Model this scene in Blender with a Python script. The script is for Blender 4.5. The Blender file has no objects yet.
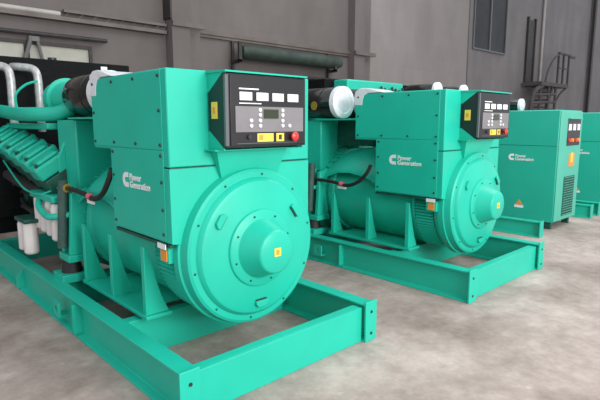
import bpy, bmesh, math, random
from mathutils import Vector, Matrix
random.seed(5)
PI = math.pi
C = bpy.context.scene.collection

# ------------------------------------------------------------------ materials
def mat(name, col, rough=.5, metal=0., spec=.5, noise=0., nscale=8., bump=0., bscale=60., coat=0., col2=None):
    m = bpy.data.materials.new(name); m.use_nodes = True
    nt = m.node_tree; b = nt.nodes['Principled BSDF']
    b.inputs['Roughness'].default_value = rough
    b.inputs['Metallic'].default_value = metal
    b.inputs['Specular IOR Level'].default_value = spec
    b.inputs['Coat Weight'].default_value = coat
    tc = nt.nodes.new('ShaderNodeTexCoord')
    n = nt.nodes.new('ShaderNodeTexNoise'); n.inputs['Scale'].default_value = nscale; n.inputs['Detail'].default_value = 6
    nt.links.new(tc.outputs['Object'], n.inputs['Vector'])
    r = nt.nodes.new('ShaderNodeValToRGB')
    c2 = col2 if col2 else tuple(c*(1-noise) for c in col)
    r.color_ramp.elements[0].position = .35; r.color_ramp.elements[1].position = .65
    r.color_ramp.elements[0].color = (*c2, 1); r.color_ramp.elements[1].color = (*col, 1)
    nt.links.new(n.outputs['Fac'], r.inputs['Fac']); nt.links.new(r.outputs['Color'], b.inputs['Base Color'])
    if bump:
        n2 = nt.nodes.new('ShaderNodeTexNoise'); n2.inputs['Scale'].default_value = bscale; n2.inputs['Detail'].default_value = 4
        nt.links.new(tc.outputs['Object'], n2.inputs['Vector'])
        bp = nt.nodes.new('ShaderNodeBump'); bp.inputs['Strength'].default_value = bump; bp.inputs['Distance'].default_value = .02
        nt.links.new(n2.outputs['Fac'], bp.inputs['Height']); nt.links.new(bp.outputs['Normal'], b.inputs['Normal'])
    return m

GREEN = mat('green_machine_paint', (.014, .48, .345), .38, noise=.07, nscale=3, bump=.03, bscale=25, spec=.38)
GREEN2 = mat('green_cabinet_paint', (.018, .42, .305), .45, noise=.08, nscale=2)
GREEN3 = mat('pale_green_front_paint', (.075, .46, .34), .5, noise=.08, nscale=2)
DGREEN = mat('shaded_green_casting', (.005, .10, .07), .5, noise=.5, nscale=9, bump=.2, bscale=30)  # dark green; shade around the engine and under the box put into the colour
BLACK = mat('black_powder_coat', (.012, .012, .014), .38, noise=.2)
BLACK2 = mat('black_radiator_paint', (.006, .0065, .007), .75, noise=.3, nscale=14, bump=.15, bscale=40, spec=.15)
GLOSSB = mat('glossy_black_drum', (.008, .009, .009), .18, noise=.2, coat=.4)
RUBBER = mat('black_rubber', (.012, .012, .012), .6, noise=.2)
DARKH = mat('dark_bolt_steel', (.02, .035, .03), .5)
GREYF = mat('grey_control_fascia', (.20, .19, .20), .5, noise=.1)
GREYE = mat('grey_hinge_edge', (.10, .11, .12), .4)
WHITE = mat('white_paint', (.82, .83, .84), .45, noise=.04)
WHITEP = mat('white_plastic_wrap', (.80, .82, .86), .3, noise=.12, nscale=14, bump=.25, bscale=18)
CREAM = mat('white_filter_can', (.72, .66, .64), .4, noise=.08)
PINK = mat('pink_red_label', (.62, .14, .18), .5)
YELLOW = mat('yellow_label', (.85, .62, .08), .5, noise=.08, nscale=30)
ORANGE = mat('orange_label', (.80, .28, .04), .5)
RED = mat('red_button', (.60, .03, .03), .3)
LCD = mat('dark_display_glass', (.03, .04, .02), .2)
STEEL = mat('silver_pipe', (.50, .50, .50), .42, metal=.5, noise=.3, nscale=20)
BRASS = mat('brass_fitting', (.50, .34, .06), .35, metal=.6)
POST = mat('grey_green_hose', (.045, .10, .085), .6, noise=.3, nscale=20)
RUST = mat('dark_iron', (.03, .035, .03), .6, noise=.5, nscale=20)
PIPEB = mat('brown_grey_wall_pipe', (.15, .12, .105), .6, noise=.3, nscale=3)
PIPEW = mat('pale_wall_pipe', (.42, .40, .37), .5, noise=.2, nscale=3)
STAIRM = mat('hazed_stair_steel', (.085, .075, .07), .7, noise=.3, nscale=3)  # stair steel lightened, distance haze put into the colour
DARKM = mat('dark_weathered_steel', (.035, .03, .028), .6, noise=.4, nscale=10)
TARP = mat('dark_green_tarpaulin', (.035, .055, .042), .65, noise=.5, nscale=4, bump=.4, bscale=9)
WINP = mat('pale_frosted_glass', (.40, .39, .33), .35, noise=.15, nscale=3)
WIND = mat('dark_window_glass', (.030, .032, .038), .5, noise=.4, nscale=1.2, spec=.25)
FRAME = mat('grey_window_frame', (.12, .115, .115), .5)
YPIPE = mat('dull_yellow_conduit', (.34, .27, .10), .55, noise=.3)

def wall_mat(name, a, b_, stain, blocks=True):
    m = bpy.data.materials.new(name); m.use_nodes = True
    nt = m.node_tree; b = nt.nodes['Principled BSDF']; b.inputs['Roughness'].default_value = .9
    tc = nt.nodes.new('ShaderNodeTexCoord')
    mp = nt.nodes.new('ShaderNodeMapping'); mp.inputs['Scale'].default_value = (1, 1, .35)
    nt.links.new(tc.outputs['Object'], mp.inputs['Vector'])
    n = nt.nodes.new('ShaderNodeTexNoise'); n.inputs['Scale'].default_value = 1.1; n.inputs['Detail'].default_value = 8; n.inputs['Roughness'].default_value = .6
    nt.links.new(mp.outputs['Vector'], n.inputs['Vector'])
    r = nt.nodes.new('ShaderNodeValToRGB')
    r.color_ramp.elements[0].position = .3; r.color_ramp.elements[1].position = .7
    r.color_ramp.elements[0].color = (*a, 1); r.color_ramp.elements[1].color = (*b_, 1)
    nt.links.new(n.outputs['Fac'], r.inputs['Fac'])
    # faint block courses
    mp2 = nt.nodes.new('ShaderNodeMapping'); mp2.inputs['Rotation'].default_value = (PI/2, 0, 0)
    nt.links.new(tc.outputs['Object'], mp2.inputs['Vector'])
    br = nt.nodes.new('ShaderNodeTexBrick'); br.inputs['Scale'].default_value = 1.0
    br.inputs['Brick Width'].default_value = 1.1; br.inputs['Row Height'].default_value = .42
    br.inputs['Mortar Size'].default_value = .012; br.inputs['Mortar Smooth'].default_value = .6
    br.inputs['Color1'].default_value = (1, 1, 1, 1); br.inputs['Color2'].default_value = (.95, .95, .95, 1)
    br.inputs['Mortar'].default_value = (stain, stain, stain, 1)
    nt.links.new(mp2.outputs['Vector'], br.inputs['Vector'])
    mx = nt.nodes.new('ShaderNodeMix'); mx.data_type = 'RGBA'; mx.blend_type = 'MULTIPLY'; mx.inputs[0].default_value = 1
    nt.links.new(r.outputs['Color'], mx.inputs[6]); nt.links.new(br.outputs['Color'], mx.inputs[7])
    nt.links.new(mx.outputs[2], b.inputs['Base Color'])
    return m
WALL = wall_mat('aged_grey_plaster', (.125, .106, .100), (.165, .143, .136), .93)
WALLL = wall_mat('pale_beige_render', (.22, .195, .185), (.275, .247, .236), .92)
WALLR = wall_mat('grey_block_render', (.165, .148, .150), (.225, .205, .208), .88)

def floor_mat():
    m = bpy.data.materials.new('worn_concrete_floor'); m.use_nodes = True
    nt = m.node_tree; b = nt.nodes['Principled BSDF']; b.inputs['Roughness'].default_value = .7
    b.inputs['Specular IOR Level'].default_value = .35
    tc = nt.nodes.new('ShaderNodeTexCoord')
    def noise(s, d, rough=.6):
        n = nt.nodes.new('ShaderNodeTexNoise'); n.inputs['Scale'].default_value = s; n.inputs['Detail'].default_value = d
        n.inputs['Roughness'].default_value = rough; nt.links.new(tc.outputs['Object'], n.inputs['Vector']); return n
    n1 = noise(.8, 10, .7); r1 = nt.nodes.new('ShaderNodeValToRGB')
    e = r1.color_ramp.elements; e[0].position = .36; e[1].position = .64
    e[0].color = (.25, .195, .17, 1); e[1].color = (.52, .435, .40, 1)
    nt.links.new(n1.outputs['Fac'], r1.inputs['Fac'])
    n2 = noise(9, 8, .7); r2 = nt.nodes.new('ShaderNodeValToRGB')
    e = r2.color_ramp.elements; e[0].position = .3; e[1].position = .7
    e[0].color = (.80, .78, .76, 1); e[1].color = (1.1, 1.1, 1.1, 1)
    nt.links.new(n2.outputs['Fac'], r2.inputs['Fac'])
    mx = nt.nodes.new('ShaderNodeMix'); mx.data_type = 'RGBA'; mx.blend_type = 'MULTIPLY'; mx.inputs[0].default_value = 1
    nt.links.new(r1.outputs['Color'], mx.inputs[6]); nt.links.new(r2.outputs['Color'], mx.inputs[7])
    # sparse pale scuffs and dark specks
    n3 = noise(5.5, 3); r3 = nt.nodes.new('ShaderNodeValToRGB')
    e = r3.color_ramp.elements; e[0].position = .70; e[1].position = .76; e[0].color = (0, 0, 0, 1); e[1].color = (.5, .5, .5, 1)
    nt.links.new(n3.outputs['Fac'], r3.inputs['Fac'])
    m2 = nt.nodes.new('ShaderNodeMix'); m2.data_type = 'RGBA'; m2.inputs[7].default_value = (.55, .52, .50, 1)
    nt.links.new(r3.outputs['Color'], m2.inputs[0]); nt.links.new(mx.outputs[2], m2.inputs[6])
    nt.links.new(m2.outputs[2], b.inputs['Base Color'])
    bp = nt.nodes.new('ShaderNodeBump'); bp.inputs['Strength'].default_value = .15; bp.inputs['Distance'].default_value = .02
    nt.links.new(n2.outputs['Fac'], bp.inputs['Height']); nt.links.new(bp.outputs['Normal'], b.inputs['Normal'])
    return m
FLOOR = floor_mat()

# ------------------------------------------------------------------ geometry helpers
def box(bm, x0, x1, y0, y1, z0, z1, M=None):
    v = [bm.verts.new((x, y, z)) for z in (z0, z1) for x, y in ((x0, y0), (x1, y0), (x1, y1), (x0, y1))]
    for f in ((3, 2, 1, 0), (4, 5, 6, 7), (0, 1, 5, 4), (1, 2, 6, 5), (2, 3, 7, 6), (3, 0, 4, 7)):
        bm.faces.new([v[i] for i in f])
    if M is not None:
        for q in v: q.co = M @ q.co
    return v
def prism(bm, pts, axis, a0, a1):
    """polygon pts extruded along axis; pts are the two other coordinates in xyz order"""
    def P(p, a):
        return {'x': (a, p[0], p[1]), 'y': (p[0], a, p[1]), 'z': (p[0], p[1], a)}[axis]
    A = [bm.verts.new(P(p, a0)) for p in pts]; B = [bm.verts.new(P(p, a1)) for p in pts]
    n = len(pts)
    bm.faces.new(A); bm.faces.new(B[::-1])
    for i in range(n): bm.faces.new((A[i], A[(i+1) % n], B[(i+1) % n], B[i]))
def lathe(bm, prof, origin=(0, 0, 0), direction=(0, 1, 0), seg=48, a0=0, a1=2*PI, caps=True):
    """prof = [(distance along direction, radius)]"""
    d = Vector(direction).normalized()
    u = d.orthogonal().normalized() if abs(d.y) < .99 else Vector((1, 0, 0)); w = d.cross(u)
    o = Vector(origin); rings = []
    full = abs(a1-a0-2*PI) < 1e-6; n = seg if full else seg+1
    for t, r in prof:
        rings.append([bm.verts.new(o+d*t+(u*math.cos(a0+(a1-a0)*k/seg)+w*math.sin(a0+(a1-a0)*k/seg))*max(r, 1e-4)) for k in range(n)])
    for A, B in zip(rings, rings[1:]):
        for k in range(n if full else n-1):
            bm.faces.new((A[k], A[(k+1) % n], B[(k+1) % n], B[k]))
    if full and caps: bm.faces.new(rings[0][::-1]); bm.faces.new(rings[-1])
def cyl(bm, p0, p1, r0, r1=None, seg=20):
    p0 = Vector(p0); p1 = Vector(p1)
    lathe(bm, [(0, r0), ((p1-p0).length, r0 if r1 is None else r1)], p0, p1-p0, seg)
def smooth_pts(pts, n=6):
    P = [Vector(p) for p in pts]; out = []
    for i in range(len(P)-1):
        a = P[max(i-1, 0)]; b = P[i]; c = P[i+1]; d = P[min(i+2, len(P)-1)]
        for k in range(n):
            t = k/n
            out.append(.5*((2*b)+(c-a)*t+(2*a-5*b+4*c-d)*t*t+(3*b-a-3*c+d)*t**3))
    out.append(P[-1]); return out
def tube(bm, pts, r, seg=12, sm=True):
    P = smooth_pts(pts) if sm else [Vector(p) for p in pts]
    rings = []; up = None
    for i, p in enumerate(P):
        t = (P[min(i+1, len(P)-1)]-P[max(i-1, 0)]).normalized()
        if up is None: up = t.orthogonal().normalized()
        up = (up-t*up.dot(t)).normalized(); s = t.cross(up)
        rings.append([bm.verts.new(p+(up*math.cos(2*PI*k/seg)+s*math.sin(2*PI*k/seg))*r) for k in range(seg)])
    for A, B in zip(rings, rings[1:]):
        for k in range(seg): bm.faces.new((A[k], A[(k+1) % seg], B[(k+1) % seg], B[k]))
    bm.faces.new(rings[0][::-1]); bm.faces.new(rings[-1])
def obj(name, bm, m, parent=None, bevel=0., angle=35, label=None):
    bmesh.ops.recalc_face_normals(bm, faces=bm.faces)
    for f in bm.faces: f.smooth = True
    for e in bm.edges:
        if len(e.link_faces) == 2 and e.calc_face_angle(0) > math.radians(angle): e.smooth = False
    me = bpy.data.meshes.new(name); bm.to_mesh(me); bm.free()
    o = bpy.data.objects.new(name, me); C.objects.link(o)
    me.materials.append(m)
    if bevel:
        b = o.modifiers.new('bevel', 'BEVEL'); b.width = bevel; b.segments = 2; b.limit_method = 'ANGLE'; b.angle_limit = math.radians(50)
    if parent: o.parent = parent
    if label: o['label'] = label
    return o
def B(): return bmesh.new()
def bx(name, dims, m, parent=None, bevel=0., label=None, M=None):
    b = B(); box(b, *dims, M=M); return obj(name, b, m, parent, bevel, label=label)
def thing(name, label, cat, loc=(0, 0, 0), group=None):
    o = bpy.data.objects.new(name, None); C.objects.link(o); o.location = loc
    o['label'] = label; o['category'] = cat
    if group: o['group'] = group
    return o
def tag(o, label, cat, group=None):
    o['label'] = label; o['category'] = cat
    if group: o['group'] = group
    return o
def struct(name, bm, m, parent=None, bevel=0.):
    o = obj(name, bm, m, parent, bevel)
    if not parent: o['kind'] = 'structure'
    return o
def dup(root, loc, label):
    r = root.copy(); C.objects.link(r); r.location = loc; r['label'] = label
    for ch in list(root.children):
        c = ch.copy(); C.objects.link(c); c.parent = r
        for g in list(ch.children):
            d = g.copy(); C.objects.link(d); d.parent = c
    return r
def text_mesh(body, size, bold=.0):
    cu = bpy.data.curves.new('lettering', 'FONT'); cu.body = body; cu.size = size; cu.offset = bold; cu.space_line = .80
    cu.extrude = .0015
    t = bpy.data.objects.new('lettering', cu); C.objects.link(t)
    bpy.context.view_layer.update()
    me = bpy.data.meshes.new_from_object(t.evaluated_get(bpy.context.evaluated_depsgraph_get()))
    bpy.data.objects.remove(t); return me
def logo(parent, x, yl, zc, h):
    """white C emblem and two lines of lettering on a face looking towards -x; yl = its left end as seen (larger y)"""
    b = B(); n = 14; t = .002
    # bold square-shouldered C with a horizontal slot opening to the right (seen from -x, right = -y)
    R = h/2; cy = yl-R
    outer = []; w = R*.98
    for k in range(n+1):
        a = math.radians(90+180*k/n); outer.append((cy+(-math.cos(a))*w, zc+math.sin(a)*R))
    pts = [(cy-w*.75, zc+R)]+outer+[(cy-w*.75, zc-R), (cy-w*.75, zc-R*.34), (cy-w*.0, zc-R*.34)]
    for k in range(7):
        a = math.radians(-90-180*k/6)
        pts.append((cy+.34*R*abs(math.cos(a))*1.0, zc+math.sin(a)*R*.34))
    pts += [(cy-w*.75, zc+R*.34)]
    clean = []
    for p in pts:
        if not clean or (abs(p[0]-clean[-1][0])+abs(p[1]-clean[-1][1])) > 1e-4: clean.append(p)
    prism(b, clean, 'x', x-t, x)
    e = obj('emblem', b, WHITE, parent)
    me = text_mesh('Power\nGeneration', h*.62, .0013)
    o = bpy.data.objects.new('lettering', me); C.objects.link(o); me.materials.clear(); me.materials.append(WHITE)
    # text x -> -y, text y -> z, normal -> -x
    o.matrix_local = Matrix(((0, 0, -1, x-.0015), (-1, 0, 0, cy-w*1.15), (0, 1, 0, zc+h*.02), (0, 0, 0, 1)))
    o.parent = parent
    return e, o
def bolts(parent, pts, r=.012, axis='x', m=DARKH):
    for p in pts:
        b = B(); d = {'x': (-.008, 0, 0), 'y': (0, -.008, 0)}[axis]
        cyl(b, p, Vector(p)+Vector(d), r, r*.85, 8); obj('bolt', b, m, parent)

# ------------------------------------------------------------------ open generator set (local: x across, y back, z up; origin = front centre of skid)
ZC = .78
def rail_profile(s, outer, inner):
    # C-channel with its web inside the outline: returns polygon in x,z
    t = .014; x0 = s*outer; x1 = s*inner
    wb = s*(outer-.055)
    return [(x0, 0), (x0, t), (wb+s*t*.5, t+.012), (wb+s*t*.5, .29-t-.012), (x0, .29-t), (x0, .29), (x1, .29), (x1, .29-t), (wb-s*t*.5, .29-t-.012), (wb-s*t*.5, t+.012), (x1, t), (x1, 0)]
def make_generator():
    g = thing('generator_set', '', 'generator', (0, 0, 0), 'green open diesel generator sets on skids')
    # --- skid
    L = 5.0
    for s in (-1, 1):
        b = B(); prism(b, rail_profile(s, .81, .70), 'y', .012, L)
        r = obj('side_rail', b, GREEN, g, .002)
        b = B(); box(b, min(s*.825, s*.70), max(s*.825, s*.70), -.004, .012, 0, .305)
        obj('end_plate', b, GREEN, r, .003)
        for z in (.06, .225):
            b = B(); cyl(b, (s*.762, -.003, z), (s*.762, -.009, z), .011, .011, 10); obj('bolt_hole', b, DARKM, r)
        for y in (1.55,):
            b = B(); prism(b, [(s*.745, .03), (s*.745, .26), (s*.83, .26), (s*.83, .24), (s*.83, .03)], 'y', y, y+.012)
            obj('stiffener', b, GREEN, r)
        if s < 0:
            b = B(); prism(b, [(-.83, .02), (-.83, .13), (-.75, .21), (-.70, .21), (-.70, .02)], 'y', 3.05, 3.08)
            obj('stiffener', b, GREEN, r)
    # lifting tab with a hole on the left rail
    def tab(s, y):
        b = B(); n = 12; yc, zc, R = y, .145, .025
        x0, x1 = s*.83, s*.845
        sq = [(y-.06, .09), (y+.06, .09), (y+.06, .21), (y-.06, .21)]
        for xa, flip in ((x0, 0), (x1, 1)):
            pass
        oA = []; iA = []; oB = []; iB = []
        for k in range(n*4):
            a = 2*PI*k/(n*4)+PI/4; c, q = math.cos(a), math.sin(a); m_ = max(abs(c), abs(q))
            for xa, O, I in ((x0, oA, iA), (x1, oB, iB)):
                O.append(b.verts.new((xa, yc+c/m_*.06, zc+q/m_*.06))); I.append(b.verts.new((xa, yc+c*R, zc+q*R)))
        N = n*4
        for k in range(N):
            j = (k+1) % N
            b.faces.new((oA[k], oA[j], iA[j], iA[k])); b.faces.new((oB[k], iB[k], iB[j], oB[j]))
            b.faces.new((oA[k], oB[k], oB[j], oA[j])); b.faces.new((iA[k], iA[j], iB[j], iB[k]))
        return b
    rails = [c for c in g.children if c.name.startswith('side_rail')]
    for r, s in zip(rails, (-1, 1)):
        t = obj('lifting_tab', tab(s, 1.88), GREEN, r)
        b = B(); box(b, min(s*.76, s*.832), max(s*.76, s*.832), 1.825, 1.935, .085, .10); obj('tab_bracket', b, GREEN, r)
    b = B(); prism(b, [(-.70, .0), (-.70, .262), (.70, .262), (.70, .0)], 'y', .035, .05)
    box(b, -.70, .70, .05, .12, .248, .262); box(b, -.70, .70, .05, .12, 0, .014)
    obj('front_beam', b, GREEN, g, .003)
    for y in (.92, 2.2, 4.2):
        b = B(); box(b, -.70, .70, y, y+.016, .0, .27); box(b, -.70, .70, y+.016, y+.09, .255, .27)
        obj('cross_beam', b, GREEN, g, .002)
    # --- alternator
    b = B()
    lathe(b, [(.52, .50), (.53, .518), (.575, .518), (.585, .50), (.81, .50), (.815, .515), (.835, .515), (.86, .49), (1.95, .49), (1.96, .515), (2.02, .515)], (0, 0, ZC), seg=72)
    alt = obj('alternator_barrel', b, GREEN, g)
    for s in (-1, 1):
        b = B()
        for k in range(17):          # louvre slats wrapped round the lower side
            a = math.radians(4-k*3.6)
            M = Matrix.Translation((s*math.cos(a)*.510, 0, ZC+math.sin(a)*.510)) @ Matrix.Rotation(-s*a, 4, 'Y') @ Matrix.Rotation(s*math.radians(35), 4, 'Y')
            box(b, -.016, .016, .59, .80, -.0025, .0025, M=M)
        obj('vent_louvre', b, GREEN, alt)
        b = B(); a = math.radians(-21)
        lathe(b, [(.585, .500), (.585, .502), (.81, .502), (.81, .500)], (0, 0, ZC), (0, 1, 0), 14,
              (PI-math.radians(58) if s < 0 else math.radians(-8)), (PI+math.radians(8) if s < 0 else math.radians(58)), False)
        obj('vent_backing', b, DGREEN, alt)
        # feet: base plate, three gusset plates filling up to the barrel
        b = B(); box(b, min(s*.61, s*.33), max(s*.61, s*.42), .79, 1.92, .300, .325); box(b, min(s*.43, s*.12), max(s*.43, s*.12), 1.0, 1.85, .302, .322)
        ft = obj('mounting_foot', b, GREEN, alt, .003)
        for y in (.83, 1.35, 1.87):
            pts = [(s*.595, .325), (s*.595, .79), (s*.580, .79), (s*.545, .68), (s*.515, .56), (s*.48, .44), (s*.43, .325)]
            b = B(); prism(b, pts, 'y', y-.010, y+.010)
            box(b, min(s*.603, s*.592), max(s*.603, s*.592), y-.022, y+.022, .325, .795)
            obj('gusset', b, GREEN, alt, .002)
        for y in (.97, 2.26):
            b = B(); cyl(b, (s*.50, y, .27), (s*.50, y, .300), .045, .045, 18); obj('rubber_mount', b, RUBBER, alt)
    # drive-end adaptor
    b = B(); lathe(b, [(2.02, .49), (2.36, .49), (2.37, .55), (2.44, .55), (2.445, .45)], (0, 0, ZC), seg=64)
    for k in range(40):
        a = 2*PI*k/40
        M = Matrix.Translation((math.cos(a)*.495, 2.19, ZC+math.sin(a)*.495)) @ Matrix.Rotation(-a, 4, 'Y')
        box(b, -.008, .012, -.14, .14, -.006, .006, M=M)
    ad = obj('flywheel_housing', b, GREEN, g)
    for s in (-1, 1):
        b = B(); box(b, min(s*.46, s*.66), max(s*.46, s*.66), 2.06, 2.30, .44, .50)
        prism(b, [(s*.46, .50), (s*.64, .50), (s*.60, 1.02), (s*.46, 1.06)], 'y', 2.08, 2.13)
        prism(b, [(s*.46, .50), (s*.64, .50), (s*.60, 1.02), (s*.46, 1.06)], 'y', 2.24, 2.29)
        obj('engine_foot', b, GREEN, ad, .006)
        b = B(); cyl(b, (s*.60, 2.18, .34), (s*.60, 2.18, .44), .085, .07, 20); obj('rubber_mount', b, RUBBER, ad)
        b = B(); box(b, min(s*.72, s*.48), max(s*.72, s*.48), 2.06, 2.30, .27, .34); obj('mount_plate', b, GREEN, ad, .004)
    # curved outlet hood between the box and the engine
    for s in (-1, 1):
        b = B(); n = 9
        prof = [(1.29, 1.27), (1.45, 1.31), (1.67, 1.315), (1.85, 1.28), (2.00, 1.21), (2.15, 1.11), (2.27, 1.0)]
        rows = []
        for y, z in prof:
            row = []
            for k in range(n):
                t = k/(n-1); x = s*(.18+.36*t); zz = z-(.30*t**2.2)*(1-.45*(y-1.29)/.98)
                row.append((x, y, zz))
            rows.append(row)
        V = [[b.verts.new(p) for p in row] for row in rows]
        W = [[b.verts.new((p[0], p[1], p[2]-.03 if p[2]-.03 > .9 else .9)) for p in row] for row in rows]
        m_ = len(prof)
        for i in range(m_-1):
            for k in range(n-1):
                b.faces.new((V[i][k], V[i+1][k], V[i+1][k+1], V[i][k+1])); b.faces.new((W[i][k], W[i][k+1], W[i+1][k+1], W[i+1][k]))
            for k in (0, n-1): b.faces.new((V[i][k], V[i+1][k], W[i+1][k], W[i][k]))
        for i in (0, m_-1):
            for k in range(n-1): b.faces.new((V[i][k], V[i][k+1], W[i][k+1], W[i][k]))
        obj('outlet_hood', b, GREEN, ad)
        b = B(); tube(b, [(s*.60, 2.24, .93), (s*.60, 2.05, .93), (s*.60, 1.85, .92), (s*.60, 1.66, .90), (s*.60, 1.50, .95), (s*.60, 1.38, 1.05), (s*.585, 1.33, 1.15)], .020, 10)
        obj('cable', b, RUBBER, ad)
        b = B(); cyl(b, (s*.60, 2.22, .93), (s*.60, 2.30, .93), .038, .034, 14); obj('cable_gland', b, BRASS, ad, label='brass cable gland')
        b = B(); cyl(b, (s*.60, 1.76, .913), (s*.60, 1.71, .905), .026, .026, 12); obj('cable_tie', b, PINK, ad)
        b = B(); box(b, min(s*.585, s*.60), max(s*.585, s*.60), 1.68, 1.80, .855, .885); obj('paper_tag', b, WHITE, ad)
    # bell end
    b = B()
    lathe(b, [(.335, .02), (.335, .25), (.337, .26), (.348, .42), (.355, .445), (.372, .462), (.385, .468), (.385, .505), (.395, .522), (.46, .532), (.462, .548), (.52, .548), (.525, .50)], (0, 0, ZC), seg=96)
    bell = obj('end_bell', b, GREEN, g, angle=28)
    b = B(); lathe(b, [(.315, .02), (.315, .245), (.323, .257), (.337, .262)], (0, 0, ZC), seg=64); obj('bearing_ring', b, GREEN, bell)
    for k in range(8):
        a = 2*PI*k/8+.3; b = B(); p = (math.cos(a)*.228, .315, ZC+math.sin(a)*.228)
        cyl(b, p, (p[0], .307, p[2]), .006, .006, 8); obj('bolt', b, DARKH, bell)
    for k in range(10):
        a = 2*PI*k/10+.2; b = B(); p = (math.cos(a)*.488, .387, ZC+math.sin(a)*.488)
        cyl(b, p, (p[0], .381, p[2]), .008, .008, 8); obj('bolt', b, DGREEN, bell)
    for a in (145, 35, -90):          # raised lifting pockets on the bell
        a = math.radians(a)
        M = Matrix.Translation((math.cos(a)*.385, .352, ZC+math.sin(a)*.385)) @ Matrix.Rotation(-a+PI/2, 4, 'Y')
        b = B(); prism(b, [(-.05, -.022), (-.05, .0), (-.03, .022), (.03, .022), (.05, 0), (.05, -.022)], 'y', -.03, .02)
        for v in b.verts: v.co = M @ v.co
        obj('lug', b, GREEN, bell, .003)
        b = B(); box(b, -.045, .045, -.020, .012, -.030, -.023, M=M); obj('lug_slot', b, DARKH, bell)
    b = B(); lathe(b, [(.165, .02), (.165, .130), (.171, .139), (.183, .144), (.300, .190), (.315, .200)], (0, 0, ZC), seg=56)
    hub = obj('hub_cover', b, GREEN, g, angle=40)
    b = B(); box(b, -.027, .027, .162, .166, ZC-.027, ZC+.027); obj('warning_label', b, YELLOW, hub)
    b = B(); box(b, -.012, .012, .160, .163, ZC-.016, ZC+.016); obj('warning_symbol', b, ORANGE, hub)
    # --- terminal box
    X0, X1, Y0, Y1, YU = -.585, .555, .455, 1.27, 1.56
    zc = .875
    b = B()
    # front and rear plates are cut round the barrel, sides hang down
    prism(b, [(Y0, 1.337), (Y1, 1.337), (Y1, 1.42), (YU, 1.42), (YU, 1.915), (Y0, 1.915)], 'x', X0, X1)
    tb = obj('terminal_box', b, GREEN, g, .008)
    b = B()
    for y0, y1 in ((Y0, Y0+.012), (Y1-.012, Y1)):
        pts = [(X0, zc), (X0, 1.33), (X1, 1.33), (X1, zc)]
        for k in range(13):
            a = math.radians(9+162*k/12); pts.append((math.cos(a)*.505, ZC+math.sin(a)*.505))
        prism(b, pts, 'y', y0, y1)
    box(b, X0, X0+.02, Y0+.012, Y1-.012, zc, 1.33); box(b, X1-.02, X1, Y0+.012, Y1-.012, zc, 1.33)
    skirt = obj('box_skirt', b, GREEN, tb, .003)
    for nm, z0, z1 in (('upper_cover', 1.44, 1.905), ('lower_cover', .885, 1.435)):
        YE = YU if nm == 'upper_cover' else Y1
        for s, xf in ((-1, X0), (1, X1)):
            p = bx(nm, (min(xf, xf+s*.006), max(xf, xf+s*.006), Y0+.06, YE-.01, z0, z1), GREEN, g, .002)
            if s < 0:
                ys = [Y0+.085+(YE-Y0-.13)*k/3 for k in range(4)]
                pts = [(xf-.006, y, z) for y in ys for z in (z0+.03, z1-.03)]+[(xf-.006, y, (z0+z1)/2) for y in (ys[0], ys[3])]
                if nm == 'lower_cover': pts = [(xf-.006, y, z) for y in (ys[0], ys[3]) for z in (z0+.04, z0+.19, z0+.36, z1-.03)]
                bolts(p, pts, .011)
                if nm == 'lower_cover': logo(p, xf-.0065, 1.085, 1.225, .10)
    b = B(); box(b, X0+.004, X0+.03, Y0+.03, Y1-.01, zc-.030, zc-.010); obj('lip_shadow', b, DGREEN, tb)  # dark strip in place of the shadow under the box edge
    for y in (.62,):
        bx('white_label', (-.598, -.592, .52, .62, .832, .865), WHITE, tb)
        bx('caution_label', (-.585, -.578, .535, .605, .752, .822), ORANGE, tb)
        bx('label_bracket', (-.578, -.50, .52, .63, .74, .866), GREEN, tb)
    b = B(); prism(b, [(1.570, 1.79), (1.572, 1.90), (1.56, 1.94), (1.50, 1.968), (1.42, 1.970), (1.33, 1.955), (1.20, 1.918), (1.38, 1.917), (1.43, 1.895), (1.455, 1.85), (1.46, 1.79)], 'x', X0-.008, -.28)
    obj('plastic_wrap', b, WHITEP, tb, .006, label='white protective plastic over the rear corner')
    b = B(); box(b, X0+.002, X1-.002, Y0-.003, Y0, 1.331, 1.336); obj('front_seam', b, DGREEN, tb)
    # hood and brackets for the control panel
    PX0, PX1 = -.312, .338
    b = B(); prism(b, [(Y0, 1.913), (Y0-.205, 1.906), (Y0-.205, 1.896), (Y0, 1.898)], 'x', PX0-.006, PX1+.008)
    for x in (PX0+.002, PX1-.01):
        prism(b, [(Y0, 1.90), (Y0-.20, 1.90), (Y0-.02, 1.785), (Y0, 1.785)], 'x', x, x+.008)
    obj('panel_hood', b, GREEN, tb)
    b = B()
    for x in (PX0+.002, PX1-.01):
        prism(b, [(Y0, 1.55), (Y0-.02, 1.55), (Y0-.17, 1.446), (Y0-.17, 1.436), (Y0, 1.436)], 'x', x, x+.008)
    box(b, PX0-.03, PX1, Y0-.12, Y0, 1.430, 1.438)
    obj('panel_bracket', b, GREEN, tb)
    b = B()      # wedge added below panel, sloped downward so this trapezoid renders darker
    q0 = [(-.30, Y0-.075, 1.43), (.27, Y0-.075, 1.43), (.225, Y0-.004, 1.21), (-.215, Y0-.004, 1.21)]
    q1 = [(-.30, Y0, 1.43), (.27, Y0, 1.43), (.225, Y0, 1.21), (-.215, Y0, 1.21)]
    A = [b.verts.new(p) for p in q0]; D = [b.verts.new(p) for p in q1]
    b.faces.new(A); b.faces.new(D[::-1])
    for k in range(4): b.faces.new((A[k], A[(k+1) % 4], D[(k+1) % 4], D[k]))
    obj('shade_wedge', b, GREEN, tb)
    # --- control panel
    FY = .262     # front of the fascia
    b = B(); prism(b, [(Y0-.015, 1.785), (Y0-.015, 1.555), (FY+.03, 1.452), (FY, 1.452), (FY, 1.892), (FY+.03, 1.892)], 'x', PX0, PX1)
    cp = obj('control_panel', b, BLACK, g, .004)
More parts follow.
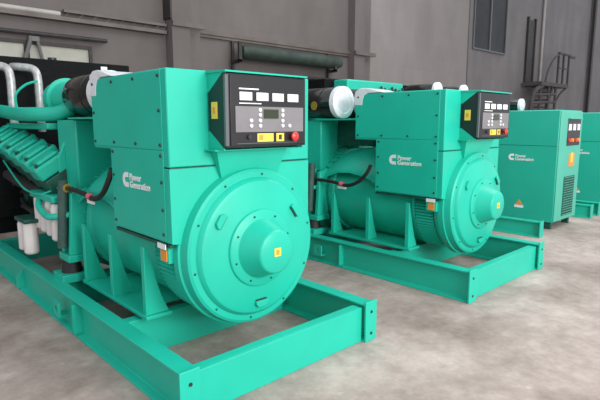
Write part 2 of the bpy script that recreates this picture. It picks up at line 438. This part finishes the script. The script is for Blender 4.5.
    bx('door_edge', (PX0-.004, PX0+.018, FY-.006, FY+.012, 1.465, 1.88), GREYE, cp)
    bx('door', (PX0+.03, PX1-.008, FY-.006, FY, 1.462, 1.884), BLACK, cp, .004)
    bx('side_label', (PX0-.004, PX0, .345, .405, 1.625, 1.725), YELLOW, cp)
    bx('side_label_print', (PX0-.006, PX0-.004, .362, .388, 1.655, 1.695), ORANGE, cp)
    fx0 = PX0+.075
    f = bx('fascia', (fx0-.01, PX1-.03, FY-.010, FY-.006, 1.545, 1.70), GREYF, g)
    f.name = 'instrument_fascia'
    for k in range(4):
        x = fx0+.022+k*.128
        m = bx('gauge', (x, x+.095, FY-.012, FY-.006, 1.735, 1.785), WHITE, cp, .003)
    bx('print_line', (fx0+.02, fx0+.17, FY-.0075, FY-.006, 1.800, 1.808), WHITE, cp)
    bx('print_line', (fx0+.02, fx0+.19, FY-.0075, FY-.006, 1.715, 1.721), WHITE, cp)
    bx('display', (fx0+.205, fx0+.325, FY-.014, FY-.010, 1.628, 1.684), LCD, f)
    for dx, zs in ((.175, (1.68, 1.65, 1.615, 1.583)), (.36, (1.68, 1.65, 1.615, 1.583)), (.105, (1.615, 1.583)), (.42, (1.583,))):
        for z in zs:
            b = B(); cyl(b, (fx0+dx, FY-.010, z), (fx0+dx, FY-.018, z), .012, .011, 12); obj('button', b, WHITE, f)
    bx('warning_label', (fx0+.155, fx0+.285, FY-.009, FY-.006, 1.484, 1.536), YELLOW, cp)
    bx('warning_print', (fx0+.17, fx0+.20, FY-.0105, FY-.009, 1.495, 1.526), ORANGE, cp)
    bx('warning_label', (fx0+.31, fx0+.375, FY-.009, FY-.006, 1.484, 1.536), YELLOW, cp)
    bx('warning_print', (fx0+.33, fx0+.355, FY-.0105, FY-.009, 1.495, 1.526), DARKH, cp)
    b = B(); lathe(b, [(0, .016), (.02, .016), (.021, .028), (.032, .030), (.038, .022), (.041, .002)], (fx0+.45, FY-.006, 1.513), (0, -1, 0), 24)
    obj('emergency_stop', b, RED, cp, label='red mushroom emergency stop button')
    b = B(); cyl(b, (fx0+.09, FY-.006, 1.515), (fx0+.09, FY-.02, 1.515), .016, .014, 14); obj('key_switch', b, DARKM, cp)
    bx('print_line', (fx0+.0, fx0+.49, FY-.008, FY-.006, 1.474, 1.478), GREYE, cp)
    # --- engine
    b = B()
    prism(b, [(-.30, .50), (.30, .50), (.40, .62), (.42, 1.0), (.22, 1.28), (-.22, 1.28), (-.42, 1.0), (-.40, .62)], 'y', 2.45, 4.25)
    for s in (-1, 1):
        for k in range(6): box(b, min(s*.40, s*.45), max(s*.40, s*.45), 2.55+k*.28, 2.61+k*.28, .62, 1.0)
    eng = obj('engine_block', b, DGREEN, g, .01)
    b = B(); prism(b, [(-.22, .30), (.22, .30), (.31, .50), (-.31, .50)], 'y', 2.5, 4.1); obj('oil_pan', b, RUST, eng, .01)
    for s in (-1, 1):
        for k in range(6):
            y = 2.58+k*.29
            ang = s*math.radians(32)
            M = Matrix.Translation((s*.52, y, 1.11+.045*k)) @ Matrix.Rotation(ang, 4, 'Y')
            b = B(); box(b, -.15, .15, -.125, .125, -.10, .07, M=M)
            hd = obj('cylinder_head', b, DGREEN, g, .012)
            b = B(); box(b, -.16, .16, -.115, .115, .075, .20, M=M); box(b, -.10, .10, -.08, .08, .20, .235, M=M)
            obj('rocker_cover', b, GREEN, hd, .018)
            for dx in (-.12, .12):
                b = B(); p = M @ Vector((dx, -.08, .20)); q = M @ Vector((dx, -.08, .225)); cyl(b, p, q, .014, .012, 8)
                obj('cover_bolt', b, DARKH, hd)
        b = B(); tube(b, [(s*.56, 2.50, .93), (s*.57, 3.1, .94), (s*.56, 4.2, 1.02)], .055, 14)
        for k in range(6): cyl(b, (s*.40, 2.58+k*.29, .97), (s*.56, 2.58+k*.29, .94), .04, .04, 10)
        obj('exhaust_manifold', b, RUST, eng)
        # angular housing at the flywheel end of the bank
        b = B(); prism(b, [(s*.28, .98), (s*.56, .98), (s*.56, 1.30), (s*.50, 1.44), (s*.34, 1.50), (s*.28, 1.50)], 'y', 2.46, 2.52)
        obj('bank_end_cover', b, GREEN, eng, .01)
        b = B(); tube(b, [(s*.50, 2.42, 1.08), (s*.68, 2.55, .98), (s*.70, 2.9, .97), (s*.70, 3.2, 1.02), (s*.66, 3.9, 1.2)], .010, 8)
        obj('fuel_line', b, GREEN, eng)
        # intake plenum running along the bank top
        b = B(); tube(b, [(s*.34, 2.50, 1.78), (s*.46, 2.66, 1.69), (s*.60, 2.95, 1.68), (s*.63, 3.4, 1.69), (s*.64, 3.9, 1.725), (s*.62, 4.36, 1.73)], .066, 18)
        obj('intake_pipe', b, GREEN, eng)
        b = B(); box(b, min(s*.30, s*.56), max(s*.30, s*.60), 2.70, 4.1, 1.54, 1.60); obj('intake_plenum', b, GREEN, eng, .015)
        for k, (z, dz) in enumerate(((.82, .10), (.74, -.06), (.66, .08))):
            b = B(); tube(b, [(s*.47, 2.5, z), (s*.52, 2.8, z+dz), (s*.49, 3.2, z-.04), (s*.54, 3.6, z+dz*.6), (s*.46, 4.1, z)], .020+.004*k, 8)
            obj('engine_hose', b, RUBBER, eng)
        # cooler box under air filter
        b = B(); box(b, min(s*.20, s*.50), max(s*.20, s*.50), 2.17, 2.62, 1.02, 1.625)
        cb = obj('aftercooler', b, GREEN, g, .012)
        b = B(); box(b, min(s*.12, s*.54), max(s*.12, s*.54), 1.58, 2.22, 1.632, 1.645); obj('filter_shelf', b, GREEN, cb)
        b = B(); box(b, min(s*.16, s*.20), max(s*.16, s*.20), 1.60, 2.17, 1.33, 1.632); obj('shelf_web', b, DGREEN, cb)
        # oil filters
    for y, x, z0, z1, r in [(2.36, -.62, .58, .88, .068), (2.52, -.62, .60, .90, .062), (2.68, -.62, .61, .91, .062), (2.84, -.62, .62, .92, .062), (2.88, -.72, .38, .66, .065), (3.05, -.72, .39, .66, .065)]:
        b = B(); lathe(b, [(0, .02), (.004, r*.8), (.02, r), (z1-z0-.01, r), (z1-z0, r*.9), (z1-z0+.03, r*.9)], (x, y, z0), (0, 0, 1), 22)
        obj('oil_filter', b, CREAM, g)
    b = B(); box(b, -.69, -.38, 2.29, 2.93, .92, .98); obj('filter_head', b, GREEN, eng, .01)
    b = B(); box(b, -.79, -.38, 2.80, 3.13, .68, .72); obj('filter_head', b, DGREEN, eng, .01)
    b = B(); tube(b, [(-.62, 2.80, .94), (-.71, 2.60, .88), (-.72, 2.42, .82), (-.70, 2.28, .81), (-.56, 2.14, .84)], .028, 12); obj('oil_line', b, GREEN, eng)
    b = B(); cyl(b, (-.66, 2.20, .55), (-.62, 2.20, 1.12), .04, .04, 16); obj('drain_hose', b, POST, eng)
    # air filters
    for s, x, v0 in ((-1, -.45, 1.86), (1, .02, 1.90)):
        zf = 1.835
        b = B(); lathe(b, [(0, .02), (0, .17), (.012, .178), (.60, .178), (.70, .15), (.74, .12)], (x, v0+.03, zf), seg=40)
        af = obj('air_filter', b, GLOSSB, g)
        b = B(); lathe(b, [(0, .02), (.004, .12), (.0, .125), (.0, .165), (.012, .183), (.07, .188), (.075, .178)], (x, v0-.02, zf), seg=40)
        obj('end_cap', b, WHITEP, af, label='white plastic end cap')
        b = B(); lathe(b, [(0, .10), (.0, .125), (.03, .128), (.04, .10)], (x, v0+.74, zf), seg=30); obj('hose_clamp', b, STEEL, af)
        b = B(); lathe(b, [(.0, .11), (.06, .13), (.12, .15), (.30, .17), (.34, .15), (.42, .17), (.5, .12), (.52, .02)], (x, v0+.78, zf-.01), seg=30); tc = obj('turbocharger', b, GREEN, g)
        b = B(); lathe(b, [(0, .175), (0, .195), (.035, .195), (.035, .175)], (x, v0+1.0, zf-.01), seg=30); obj('band_clamp', b, GREEN, tc)
        b = B(); lathe(b, [(0, .172), (0, .182), (.012, .182), (.012, .172)], (x, v0+.22, zf), seg=40); obj('mounting_band', b, BLACK, af)
    for x in (-.20, -.48):
        b = B(); tube(b, [(x, 4.08, 1.50), (x, 4.08, 1.85), (x, 4.09, 2.10), (x-.03, 4.12, 2.20), (x-.14, 4.2, 2.225), (x-.20, 4.3, 2.23)], .045, 14)
        obj('coolant_pipe', b, STEEL, eng)
    b = B(); tube(b, [(-.62, 3.3, 1.66), (-.66, 3.25, 1.85), (-.58, 3.2, 1.96), (-.48, 3.15, 2.0)], .012, 8); obj('breather_tube', b, GREEN, eng)
    # radiator
    b = B(); box(b, -1.05, 1.05, 4.42, 4.95, .31, 2.36)
    rad = obj('radiator', b, BLACK2, g, .01)
    b = B(); box(b, -.92, .92, 4.37, 4.42, .50, 2.20); obj('fan_shroud', b, BLACK2, rad, .01)
    b = B(); cyl(b, (.1, 4.5, 2.36), (.1, 4.5, 2.39), .05, .05, 16); obj('filler_cap', b, BLACK, rad)
    b = B()
    for k in range(12): box(b, -.9, .9, 4.95, 4.955, .5+k*.14, .51+k*.14)
    obj('core_guard', b, DARKM, rad)
    bx('header_tag', (.66, .74, 4.40, 4.42, 2.22, 2.32), WHITE, rad)
    return g

ga = make_generator(); ga.location = (2.05, 2.22, 0)
ga['label'] = 'nearest green diesel generator set on its skid, in the foreground at left'
gb = dup(ga, (4.87, 2.10, 0), 'second green open generator set, between the nearest one and the closed cabinets')
for c in ga.children:      # the nearest set's left filter and turbo sit further in and closer to the box
    if c.name in ('air_filter', 'turbocharger'): c.location = (.14, -.02, 0)
    if c.name == 'flywheel_housing':
        for q in c.children:
            if q.name.split('.')[0] in ('cable', 'cable_tie', 'paper_tag', 'cable_gland'): q.location = (0, -.06, .13)
# yellow ring emblem on the black air filter of the second set
bpy.context.view_layer.update()
af = [c for c in gb.children if c.name.startswith('air_filter')][0]
b = B(); lathe(b, [(0, .030), (0, .052), (.003, .052), (.003, .030)], (-.45-.178, 2.16, 1.80), (-1, 0, 0), 24); obj('ring_emblem', b, BRASS, af)

# ------------------------------------------------------------------ generator set with control cabinet
def make_cabinet_set():
    g = thing('enclosed_generator_set', '', 'generator', (0, 0, 0), 'generator sets with tall closed cabinets')
    for s in (-1, 1):
        b = B(); prism(b, [(s*1.11, 0), (s*1.11, .016), (s*1.055, .03), (s*1.055, .195), (s*1.11, .209), (s*1.11, .225), (s*1.0, .225), (s*1.0, .209), (s*1.04, .195), (s*1.04, .03), (s*1.0, .016), (s*1.0, 0)], 'y', 0, 5.2)
        r = obj('side_rail', b, GREEN, g, .002)
        b = B(); box(b, min(s*1.12, s*1.0), max(s*1.12, s*1.0), -.012, 0, 0, .235); obj('end_plate', b, GREEN, r)
    for y in (1.3, 3.0, 4.8): bx('cross_beam', (-1.0, 1.0, y, y+.1, .02, .20), GREEN, g)
    CX0, CX1, D0, D1, T = -.45, .45, .07, 1.60, 1.79
    b = B(); box(b, CX0, CX1, D0, D1, .11, T)
    cab = obj('cabinet', b, GREEN2, g, .015)
    fr = bx('front_door', (CX0+.006, CX1-.006, D0-.014, D0, .125, T-.02), GREEN3, g, .006)
    for x in (CX0+.06, CX1-.12):
        for y in (D0+.05, D1-.2): bx('foot', (x, x+.06, y, y+.10, 0, .11), DGREEN, cab)
    bx('side_door_seam', (CX0-.002, CX0, D0+.02, D1-.02, 1.258, 1.264), DGREEN, cab)
    # recessed instrument window
    w = bx('instrument_window', (-.17, .36, D0-.020, D0-.014, 1.26, 1.665), BLACK, fr, .002)
    w.name = 'instrument_window'
    for x, z in ((-.09, 1.54), (.09, 1.54), (.27, 1.54)):
        b = B(); box(b, x-.055, x+.055, D0-.026, D0-.020, z-.05, z+.045); obj('dial', b, WHITE, fr)
    for x, m in ((-.11, RED), (.02, ORANGE), (.15, RED), (.28, ORANGE)):
        b = B(); cyl(b, (x, D0-.020, 1.34), (x, D0-.045, 1.34), .032, .028, 14); obj('knob', b, m, fr)
    bx('window_rim', (-.17, .36, D0-.05, D0-.014, 1.66, 1.675), GREEN3, fr)
    bx('warning_label', (-.03, .20, D0-.019, D0-.014, .94, 1.14), ORANGE, fr, label='orange warning label')
    bx('warning_label_centre', (.04, .13, D0-.021, D0-.019, 1.0, 1.15), YELLOW, fr)
    b = B()
    for k in range(16):
        z = .20+k*.038
        M = Matrix.Translation((0, D0-.018, z)) @ Matrix.Rotation(math.radians(-28), 4, 'X')
        box(b, -.16, .28, -.014, .006, -.003, .003, M=M)
    obj('louvre', b, GREEN3, fr)
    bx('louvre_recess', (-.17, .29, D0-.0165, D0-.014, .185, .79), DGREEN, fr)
    logo(cab, CX0-.002, .80, 1.075, .10)
    bx('caution_label', (CX0-.003, CX0, .52, .66, .29, .33), WHITE, cab)
    b = B(); prism(b, [(.53, .335), (.65, .335), (.59, .42)], 'x', CX0-.003, CX0); obj('caution_triangle', b, ORANGE, cab)
    b = B(); box(b, -.42, .42, 1.75, 4.0, .35, 1.15); prism(b, [(-.55, 1.15), (.55, 1.15), (.35, 1.75), (-.35, 1.75)], 'y', 1.9, 3.9)
    eng = obj('engine_block', b, GREEN, g, .02)
    for s in (-1, 1):
        x = s*.45
        b = B(); lathe(b, [(0, .02), (0, .115), (.01, .122), (.55, .122), (.62, .08)], (x, 2.13, 2.16), seg=32)
        af = obj('air_filter', b, GLOSSB, g)
        b = B(); lathe(b, [(0, .02), (0, .12), (.012, .138), (.06, .140), (.065, .12)], (x, 2.09, 2.16), seg=32); obj('end_cap', b, WHITEP, af, label='white plastic end cap')
        bx('filter_bracket', (x-.05, x+.05, 2.35, 2.40, 1.70, 2.05), GREEN, eng)
    b = B(); box(b, -.92, .88, 3.78, 4.15, 1.15, 2.43); hx = obj('heat_exchanger', b, GREEN, g, .03)
    b = B()
    for k in range(7): tube(b, [(.0+k*.12, 3.76, 2.05+.05*(k % 2)), (.04+k*.12, 3.70, 2.22), (.1+k*.12, 3.76, 2.33-.03*(k % 3))], .022, 8)
    obj('hose_loop', b, RUBBER, hx)
    bx('radiator', (-1.05, 1.05, 4.25, 4.9, .225, 2.46), BLACK2, g, .02)
    return g
gc = make_cabinet_set(); gc.location = (8.3, 2.73, 0)
gc['label'] = 'green cabinet-fronted generator set nearest the two open sets, with instrument window and louvres'
gd = dup(gc, (10.82, 2.73, 0), 'rightmost green cabinet-fronted generator set, cut off by the right edge')

for c in gd.children:
    if c.name.split('.')[0] == 'air_filter': c.location = (0, 0, -.17)
# ------------------------------------------------------------------ hall
WY = 9.8
b = B(); box(b, -8, 40, -7, 10.2, -.1, 0); struct('floor', b, FLOOR)
b = B(); box(b, -8, 17.76, WY, WY+.3, 0, 9); struct('wall_back', b, WALL)
b = B(); box(b, 11.95, 17.76, WY-.05, WY, 0, 9); struct('wall_back_panel', b, WALLL).name = 'wall_centre'
b = B(); box(b, 17.76, 31.1, WY+.1, WY+.4, 0, 9); struct('wall_right', b, WALLR)
b = B(); box(b, 31.1, 40, WY+.0, WY+.4, 0, 9); struct('wall_far_right', b, WALLR)
b = B(); box(b, 5.40, 5.82, WY-.28, WY, 0, 9); box(b, 5.82, 6.17, WY-.10, WY, 0, 9); struct('trim_1', b, WALL)
b = B(); box(b, 11.1, 11.55, WY-.25, WY, 0, 9); box(b, 11.55, 11.95, WY-.12, WY, 0, 9); struct('trim_2', b, WALL)
b = B(); box(b, 5.36, 5.40, WY-.30, WY, 3.7, 9); obj('column_conduit', b, DARKM)['kind'] = 'structure'
bpy.context.scene.collection.objects['column_conduit'].name = 'trim_3'
b = B(); box(b, 17.70, 17.80, WY-.08, WY+.1, 0, 9); struct('trim_4', b, FRAME)
b = B(); box(b, 31.0, 31.25, WY-.12, WY, 0, 9); struct('trim_5', b, DARKM)

# window strip at left and struts
def window(name, x0, x1, z0, z1, y, mull, gm, fm):
    b = B(); w = .06
    box(b, x0-w, x1+w, y-.06, y, z0-w, z0); box(b, x0-w, x1+w, y-.06, y, z1, z1+w)
    box(b, x0-w, x0, y-.06, y, z0, z1); box(b, x1, x1+w, y-.06, y, z0, z1)
    for x in mull: box(b, x-.04, x+.04, y-.06, y, z0, z1)
    o = struct(name, b, fm)
    b = B(); box(b, x0, x1, y-.02, y-.01, z0, z1); obj('window_glass', b, gm, o)
    return o
window('window_1', .6, 3.78, 2.2, 2.95, WY, (1.7, 2.72), WINP, DARKM)
window('window_2', 18.35, 20.95, 4.45, 7.6, WY+.1, (19.62,), WIND, FRAME)

def bar(name, p0, p1, r, m, label, cat, group=None, seg=12):
    b = B(); cyl(b, p0, p1, r, r, seg); return tag(obj(name, b, m), label, cat, group)
bar('wall_pipe', (-1, WY-.07, 3.515), (3.30, WY-.07, 3.515), .045, PIPEW, 'pale horizontal pipe high on the back wall, top left corner', 'pipe')
b = B(); box(b, -1, 5.36, WY-.14, WY-.01, 3.40, 3.47)
for k in range(8): cyl(b, (3.36+k*.25, WY-.09, 3.47), (3.46+k*.25, WY-.09, 3.56), .012, .012, 6)
box(b, 3.35, 5.36, WY-.14, WY-.04, 3.55, 3.60)
tag(obj('cable_tray', b, PIPEB), 'brown metal cable tray running along the wall up to the left column', 'cable tray')
b = B(); cyl(b, (-1, WY-.12, 3.11), (4.1, WY-.12, 3.13), .04, .04, 10)
tag(obj('wall_rail', b, DARKM), 'dark horizontal rail on the wall just above the frosted window', 'rail')
b = B(); cyl(b, (2.78, WY-.14, 3.07), (2.50, WY-.12, 2.15), .035, .035, 8); cyl(b, (2.86, WY-.14, 3.07), (3.05, WY-.12, 2.15), .03, .03, 8); box(b, 2.74, 2.90, WY-.17, WY-.10, 2.99, 3.07)
tag(obj('window_strut', b, FRAME), 'grey splayed strut standing in front of the frosted window', 'strut')
b = B(); box(b, 6.17, 11.10, WY-.09, WY, 3.52, 3.60); box(b, 6.17, 11.10, WY-.06, WY, 3.46, 3.52)
box(b, 5.40, 6.17, WY-.33, WY-.28, 3.56, 3.66)
tag(obj('wall_ledge', b, PIPEB), 'brown ledge along the back wall between the two columns', 'ledge')
bar('wall_conduit', (11.60, WY-.16, 3.56), (11.60, WY-.16, 6.5), .035, YPIPE, 'dull yellow vertical conduit on the column right of the ledge', 'conduit')
b = B(); box(b, 11.08, 11.98, WY-.32, WY-.25, 3.50, 3.60)
tag(obj('conduit_shelf', b, PIPEB), 'short brown shelf across the column under the yellow conduit', 'shelf')
# rolled tarpaulin on brackets
t = thing('rolled_tarpaulin', 'long dark green rolled tarpaulin on brackets along the back wall', 'tarpaulin', (8.8, WY-.32, 3.2))
b = B(); lathe(b, [(-1.72, .02), (-1.70, .13), (-1.6, .165), (-.8, .17), (0, .165), (.9, .17), (1.5, .16), (1.62, .12), (1.64, .02)], (0, 0, 0), (1, 0, 0), 28)
obj('roll', b, TARP, t)
for x in (-1.80, 1.35):
    b = B(); box(b, x-.04, x+.04, -.02, .22, -.26, -.19); box(b, x-.03, x+.03, .16, .22, -.45, .24); box(b, x-.04, x+.04, -.12, -.06, -.24, .20 if x < 0 else -.10); box(b, x-.04, x+.04, -.12, .0, -.26, -.19)
    obj('bracket', b, DARKM, t)
b = B(); box(b, 9.2, 10.6, WY-.18, WY-.08, 2.74, 2.80); box(b, 9.5, 10.45, WY-.2, WY-.08, 2.62, 2.68)
tag(obj('wall_bracket', b, DARKM), 'pair of dark metal bars on the wall beneath the rolled tarpaulin', 'bracket')

# dark doorway, platform and stair on the far wall
b = B(); box(b, 23.1, 23.75, WY+.04, WY+.1, 3.42, 6.1); struct('door_1', b, DARKM)
b = B(); box(b, 23.0, 23.1, WY, WY+.1, 3.42, 6.2); box(b, 23.75, 23.85, WY, WY+.1, 3.42, 6.2); struct('trim_6', b, DARKM)
bar('downpipe', (24.6, WY+.02, 3.42), (24.6, WY+.02, 8.8), .06, PIPEW, 'pale grey downpipe on the far wall right of the dark doorway', 'pipe')
st = thing('steel_stair', 'dark steel stair and railed platform under the high doorway on the far wall', 'stairs', (24.35, 9.0, 0))
b = B(); box(b, -1.55, 1.55, 0, .85, 3.22, 3.38); obj('platform', b, STAIRM, st)
b = B()
for x in (.25, .85, 1.5): box(b, x-.045, x+.045, 0, .08, 3.38, 4.75)
box(b, .2, 1.55, 0, .07, 4.68, 4.76); box(b, .2, 1.55, 0, .05, 4.05, 4.1); box(b, 1.5, 2.2, 0, .08, 4.62, 4.72)
tube(b, [(.20, .03, 4.65), (-.4, .03, 4.35), (-.9, .03, 3.85), (-1.1, .03, 3.38)], .04, 8)
obj('railing', b, STAIRM, st)
b = B()
tube(b, [(-1.2, .1, 3.2), (-1.9, .1, 3.0), (-2.25, .1, 2.5), (-2.25, .1, 1.4), (-2.25, .1, .0)], .09, 8)
for x in (-1.4, -.5, .3): cyl(b, (x, .1, 3.25), (x, .1, 0), .06, .06, 8)
for z in (2.9, 2.55, 2.2, 1.9): cyl(b, (-2.25, .1, z-.1), (.3, .1, z), .06, .06, 8)
tube(b, [(1.5, .1, 3.2), (.9, .1, 2.95), (.3, .1, 2.5)], .05, 8)
obj('frame', b, STAIRM, st)
b = B()
for k in range(9): box(b, -2.2+k*.25, -1.95+k*.25, .2, .8, .3+k*.33, .35+k*.33)
prism(b, [(-2.25, .0), (-2.05, .0), (.25, 3.22), (.05, 3.22)], 'y', .14, .2)
obj('flight', b, STAIRM, st)

# ------------------------------------------------------------------ light
w = bpy.data.worlds.new('daylight'); bpy.context.scene.world = w; w.use_nodes = True
w.node_tree.nodes['Background'].inputs['Color'].default_value = (.90, .95, 1, 1)
w.node_tree.nodes['Background'].inputs['Strength'].default_value = .82
def area(name, loc, target, sx, sy, power, col=(1, 1, 1)):
    l = bpy.data.lights.new(name, 'AREA'); l.shape = 'RECTANGLE'; l.size = sx; l.size_y = sy; l.energy = power; l.color = col
    o = bpy.data.objects.new(name, l); C.objects.link(o); o.location = loc
    o.rotation_euler = (Vector(target)-Vector(loc)).to_track_quat('-Z', 'Y').to_euler(); return o
area('doorway_daylight', (2.4, -7.5, 4.2), (3.0, 3, 1.0), 6, 5, 960, (1, .98, .95))
area('roof_light', (9, 2, 8.5), (7, 3.5, 0), 10, 4, 380, (.95, .98, 1))

# ------------------------------------------------------------------ camera
cam = bpy.data.cameras.new('camera'); co = bpy.data.objects.new('camera', cam); C.objects.link(co)
cam.sensor_width = 36; cam.lens = 36*503/600
co.location = (0, 0, 1.6)
co.rotation_euler = (PI/2-math.atan(77/503), 0, -math.radians(43.3))
bpy.context.scene.camera = co
sc = bpy.context.scene
sc.view_settings.view_transform = 'Standard'; sc.view_settings.look = 'None'; sc.view_settings.gamma = 1
sc.view_settings.exposure = 0.35; sc.view_settings.use_curve_mapping = False
